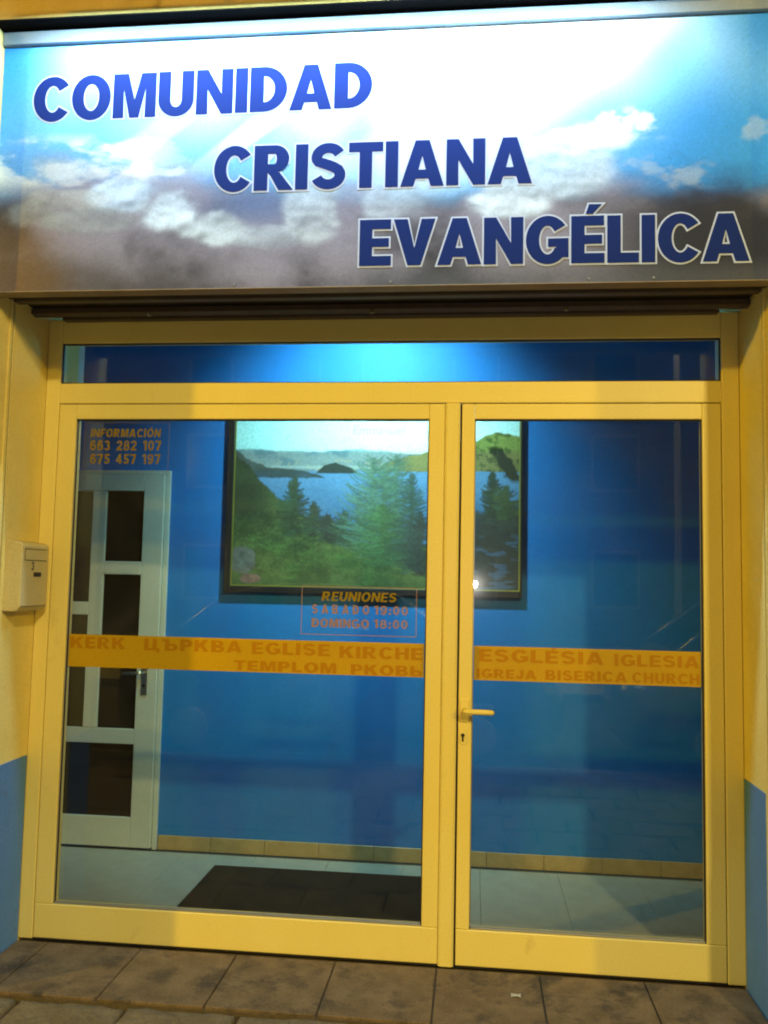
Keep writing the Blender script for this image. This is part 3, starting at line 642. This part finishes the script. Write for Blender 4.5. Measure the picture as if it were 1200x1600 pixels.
    conifer(466, 748, 836, 27, L(38, 70, 42), 80, .25, 2.1); conifer(497, 788, 838, 20, L(40, 66, 44), 46, .3, 2)
    conifer(520, 806, 846, 24, L(36, 58, 50), 50, .35, 1.9); conifer(545, 800, 852, 26, L(46, 78, 58), 50, .4, 1.7, .7)
    conifer(588, 716, 872, 46, L(76, 122, 100), 170, .7, 1.35, .62, .42); conifer(624, 712, 880, 44, L(68, 112, 90), 170, .65, 1.4, .62, .42); conifer(606, 735, 870, 50, L(70, 116, 92), 90, .8, 1.4, .6, .4)
    conifer(566, 770, 862, 40, L(78, 124, 104), 60, .75, 1.2, .55); conifer(604, 790, 884, 58, L(60, 108, 60), 110, .4, 1.6, .6)
    conifer(648, 740, 890, 32, L(44, 80, 68), 110, .4, 1.7, .7); conifer(662, 800, 896, 24, L(32, 56, 52), 70, .3, 2, .8)
    for bx_, by_ in ((410, 850), (450, 862), (500, 872), (545, 880), (470, 896), (590, 900)): conifer(bx_, by_-12, by_+10, 34, L(70, 112, 52), 26, .5, 1.8, .45)
    # shore in shade at the right
    k = sst(690, 706, px)*sst(795, 806, y+wob(18, 20, 8)); c = mixc(c, L(26, 42, 44), k*.95); c = mixc(c, L(56, 104, 138), k*sst(.53, .62, fbm(px/30+4, y/9, 5, 65))*sst(820, 850, y)*.9)
    c = mixc(c, L(58, 78, 68), k*sst(.5, .6, m_)*sst(850, 800, y)*.8)
    conifer(770, 738, 804, 18, L(34, 56, 40), 70, .3, 2, .8); conifer(790, 760, 808, 26, L(52, 78, 40), 60, .35, 2, .7)
    d = np.abs((px-786)-.62*(y-722)); k = sst(13, 8, d+(m_-.5)*16)*sst(696, 704, y)*sst(757, 748, y); c = mixc(c, L(28, 42, 22), k)
    # boulders
    k = sst(1, .7, ((px-386)/24)**2+((y-880)/26)**2+(n-.5)*1.5); c = c*(1-k[..., None])+L(120, 134, 124)*(.35+1.1*m_[..., None])*k[..., None]
    k = sst(1, .7, ((px-400)/20)**2+((y-908)/9)**2+(n-.5)*1.2); c = c*(1-k[..., None])+L(138, 120, 110)*(.4+.9*m_[..., None])*k[..., None]
    sk_ = sst(712, 700, y)[..., None]
    c = c*.80 + np.array([.17, .20, .17])*.20*(1-sk_) + c*.20*sk_
    return c*(sk_ + (1-sk_)*np.array([1.0, .74, .80]))*.9*(.80+.40*fbm(px/2.0, y/2.0, 2, 201))[..., None]
print_sheet('print', PX0, PX1, PZ0, PZ1, -.012, 560, 380, picture, M['picture'], pc)
box('backing_board', PX0-.02, PX1+.02, -.0112, -.001, PZ0-.02, PZ1+.02, M['black'], pc)
for x0, x1, z0, z1 in ((PX0-.040, PX0-.004, PZ0-.042, PZ1+.05), (PX1+.006, PX1+.018, PZ0-.042, PZ1+.05), (PX0-.0035, PX1+.0055, PZ0-.042, PZ0-.006), (PX0-.0035, PX1+.0055, PZ1+.006, PZ1+.05)):
    box('frame_side', x0, x1, -.032, -.0005, z0, z1, M['picframe'], pc, .003)
bm = bmesh.new()
for x0, x1, z0, z1 in ((PX0-.004, PX0+.002, PZ0-.006, PZ1+.006), (PX1-.001, PX1+.006, PZ0-.006, PZ1+.006), (PX0+.002, PX1-.001, PZ0-.006, PZ0+.001), (PX0+.002, PX1-.001, PZ1, PZ1+.006)): bx(bm, x0, x1, -.022, -.0122, z0, z1)
obj('fillet', bm, M['fillet'], pc)
# faint handwriting-like caption printed in the picture's sky
cu = bpy.data.curves.new('caption', 'FONT'); cu.body = 'Emmanuel'; cu.size = .072; cu.resolution_u = 4; to = link(bpy.data.objects.new('t', cu)); bpy.context.view_layer.update()
me = bpy.data.meshes.new_from_object(to.evaluated_get(bpy.context.evaluated_depsgraph_get())); bpy.data.objects.remove(to); me.materials.clear(); me.materials.append(mat('faint_pink_ink', (.40, .48, .52), .5))
o = link(bpy.data.objects.new('caption', me)); o.parent = pc; o.location = (-.685, -.0126, 2.312); o.rotation_euler = (R(90), 0, 0)
# door mat
bm = bx(bmesh.new(), -1.322, -.06, .40, .985, 0.0, .011, .004); mt = tag(obj('door_mat', bm, M['mat']), 'black rectangular door mat on the grey tiles behind the left door pane', 'mat'); mt.location.z = .0005
# ceiling lamp inside
cl = thing('ceiling_lamp', 'round white ceiling lamp of the vestibule above the door head', 'lamp', (-.52, .36, 3.20))
bm = bmesh.new(); tube(bm, [(0, 0, 0), (0, 0, -.05)], [.17, .16], 28); obj('lamp_base', bm, M['white_paint'], cl)
bm = bmesh.new(); tube(bm, [(0, 0, -.05), (0, 0, -.075), (0, 0, -.09)], [.15, .13, .07], 28); obj('diffuser', bm, M['roomlens'], cl)
sp = bpy.data.lights.new('room_light', 'SPOT'); sp.energy = P_ROOM; sp.color = C_ROOM; sp.shadow_soft_size = .10; sp.spot_size = R(112); sp.spot_blend = 1.0
so = link(bpy.data.objects.new('room_light', sp)); so.parent = cl; so.location = (0, 0, -.14); so.rotation_euler = (R(46), 0, R(3))

# ------------------------------------------------------------------ mailbox on the left reveal
mb = thing('mailbox', 'small beige wall mailbox marked 3 hanging on the left door reveal', 'mailbox', (XL, -.155, 1.35))
bm = bmesh.new(); prism(bm, [(0, 0), (.062, 0), (.078, .018), (.078, .262), (.066, .276), (0, .286)], 'y', -.108, .108, .004); obj('box_body', bm, M['mailbox'], mb)
# outline above is (x,z): prism along y
bm = bmesh.new(); bx(bm, .0775, .0815, -.085, .082, .205, .247, .0015); fp = obj('slot_flap', bm, M['mailbox'], mb)
bm = bmesh.new()
for a in ((-.088, .085, .2025, .2045), (-.088, .085, .2475, .2500), (-.0885, -.0862, .2045, .2475)): bx(bm, .0772, .0795, a[0], a[1], a[2], a[3])
obj('slot_gap', bm, M['ink'], fp)
bm = bmesh.new(); bx(bm, .0777, .0808, -.012, .045, .138, .156, .001); obj('name_plate', bm, M['black'], mb)
bm = bmesh.new(); bx(bm, .0772, .0784, -.1, .1, .0185, .0205); obj('door_gap', bm, M['ink'], mb)
gm = glyph_mesh('3', .030, .034); no = obj('number', gm, M['ink'], mb); no.rotation_euler = (0, 0, R(90)); no.location = (.0786, -.034, .164)

# ------------------------------------------------------------------ across the street: lamps, parked cars, house fronts (seen mirrored in the panes)
def street_lamp(x, y, zl, aim, label, P, col):
    t = thing('street_lamp', label, 'street lamp', (x, y, -.05), aim, 'sodium street lamps across the road')
    bm = bmesh.new(); tube(bm, [(0, 0, 0), (0, 0, .5), (0, 0, .55), (0, 0, zl+.1), (0, .25, zl+.38), (0, .9, zl+.46)], [.09, .09, .055, .045, .04, .035], 12); obj('pole', bm, M['pole'], t, True)
    bm = bmesh.new(); prism(bm, [(.75, .40), (.85, .35), (1.35, .36), (1.42, .42), (1.30, .52), (.85, .52)], 'x', -.13, .13, .02)
    for v in bm.verts: v.co.z += zl
    obj('lamp_head', bm, M['pole'], t)
    bm = bmesh.new(); bx(bm, -.10, .10, .90, 1.30, zl+.325, zl+.349, .01); obj('lens', bm, M['sodium'], t)
    l = bpy.data.lights.new('street_light', 'POINT'); l.energy = P; l.color = col; l.shadow_soft_size = .20
    lo = link(bpy.data.objects.new('street_light', l)); lo.parent = t; lo.location = (0, 1.1, zl+.22)
street_lamp(-12.0, -10.0, 6.0, 0, 'grey sodium street lamp far to the left across the road', P_LEFT, C_LEFT)
street_lamp(3.1, -10.0, 6.6, 0, 'taller grey street lamp straight across the road from the entrance', P_MID, C_MID)
street_lamp(9.6, -10.0, 5.7, 0, 'grey sodium street lamp far to the right across the road', P_RIGHT, C_RIGHT)

paint = mat('dark_car_paint', (.02, .022, .03), .25, 0, .5, 1.0); paint2 = mat('silver_car_paint', (.28, .29, .31), .3, .6, .5, 1.0)
cglass = mat('car_glass', (.012, .014, .016), .04, 0, .6); tyre_m = mat('tyre_rubber', (.015, .015, .015), .8); chrome = mat('chrome', (.8, .8, .8), .25, 1)
def car(x, y, label, pm):
    t = thing('parked_car', label, 'car', (x, y, -.17), 0, 'cars parked along the kerb')
    # stations along the length: x, half width, sill z, belt z, half width at roof, roof z
    st = [(-2.12, .55, .34, .62, .50, .63), (-2.05, .74, .26, .74, .66, .76), (-1.75, .84, .22, .88, .74, .90), (-1.62, .85, .22, .91, .72, .97), (-1.05, .86, .22, .92, .60, 1.38), (-.55, .86, .22, .92, .59, 1.46),
          (.10, .86, .22, .90, .59, 1.46), (.55, .86, .22, .89, .60, 1.38), (1.22, .85, .22, .87, .72, .95), (1.60, .83, .22, .80, .68, .83), (1.98, .74, .25, .66, .60, .69), (2.08, .55, .32, .54, .46, .55)]
    st = [(a, w, z0, zb*1.08, wr, zr*1.13) for a, w, z0, zb, wr, zr in st]
    bm = bmesh.new(); gl = bmesh.new(); rows = []
    for s in st:
        X, w, z0, zb, wr, zr = s; zm = (z0+zb)/2
        half = [(w*.9, z0), (w*1.0, zm-.06), (w*1.0, zm+.12), (w*.95, zb), (wr, zr-.03), (wr*.55, zr+.02)]
        rows.append([(X, a, b) for a, b in half] + [(X, -a, b) for a, b in half[::-1]])
    V = [[bm.verts.new(p) for p in r] for r in rows]; W = [[gl.verts.new(p) for p in r] for r in rows]; n = len(rows[0])
    for i in range(len(rows)-1):
        for k in range(n):
            q = (i, k), (i, (k+1) % n), (i+1, (k+1) % n), (i+1, k)
            cabin_side = k in (3, 7) and 3 <= i <= 7; screen = k in (4, 5, 6) and i in (3, 7)
            T = (gl, W) if (cabin_side or screen) else (bm, V)
            T[0].faces.new([T[1][a][b] for a, b in q])
    bm.faces.new(V[0]); bm.faces.new(V[-1][::-1])
    bmesh.ops.delete(gl, geom=[v for v in gl.verts if not v.link_faces], context='VERTS')
    for b in (bm, gl): bmesh.ops.recalc_face_normals(b, faces=b.faces)
    body = obj('body', bm, pm, t, True); gg = obj('windows', gl, cglass, t)
    for s in (1, -1):
        q = bmesh.new(); tube(q, [(r[0], s*(r[4]+.006), r[5]-.025) for r in st[3:9]], .024, 10); obj('roof_trim', q, chrome, t, True)
        q = bmesh.new(); tube(q, [(r[0], s*(r[1]*.95+.006), r[3]) for r in st[3:9]], .018, 10); obj('belt_trim', q, chrome, t, True)
        for X in (-1.32, 1.28):
            q = bmesh.new(); tube(q, [(X, s*.66, .31), (X, s*.68, .31), (X, s*.85, .31), (X, s*.865, .31)], [.26, .31, .31, .27], 24); wl = obj('wheel', q, tyre_m, t)
            q = bmesh.new(); tube(q, [(X, s*.866, .31), (X, s*.872, .31)], [.19, .17], 20); obj('rim', q, chrome, wl)
        q = bmesh.new(); bx(q, 2.0, 2.085, s*.58-.12, s*.58+.12, .50, .62, .03); obj('headlight', q, cglass, t)
        q = bmesh.new(); bx(q, .72, .90, s*.98-.10, s*.98+.10, .90, 1.02, .03); obj('mirror', q, pm, t)
car(-1.25, -5.05, 'dark saloon car parked at the kerb opposite the double door', paint)
car(3.40, -5.05, 'silver grey saloon car parked at the kerb beyond the right pier', paint2)
wall_m = noisy('far_plaster', (.06, .055, .05), (.09, .08, .075), 3, .9, .2, 40, .2)
hs = thing('house_front', 'plain plastered house row across the street with dark windows', 'building', (0, -19, 0))
box('front_wall', -30, 30, -.8, 0, -.05, 9.5, wall_m, hs)
for i in range(-7, 8):
    for z in (.9, 3.9, 6.7):
        f = box('window', i*3.6-.62, i*3.6+.62, -.02, .05, z, z+1.5, M['pole'], hs, .01); box('window_glass', i*3.6-.54, i*3.6+.54, .045, .056, z+.08, z+1.42, M['dark_glass'], f)

# the small lamp of the camera that took the picture; its mirror image is the white dot in the right pane
fl_ = bpy.data.lights.new('camera_flash', 'POINT'); fl_.energy = P_FLASH; fl_.color = C_FLASH; fl_.shadow_soft_size = .03
fo = link(bpy.data.objects.new('camera_flash', fl_)); fo.location = (.0, -3.54, 1.485)
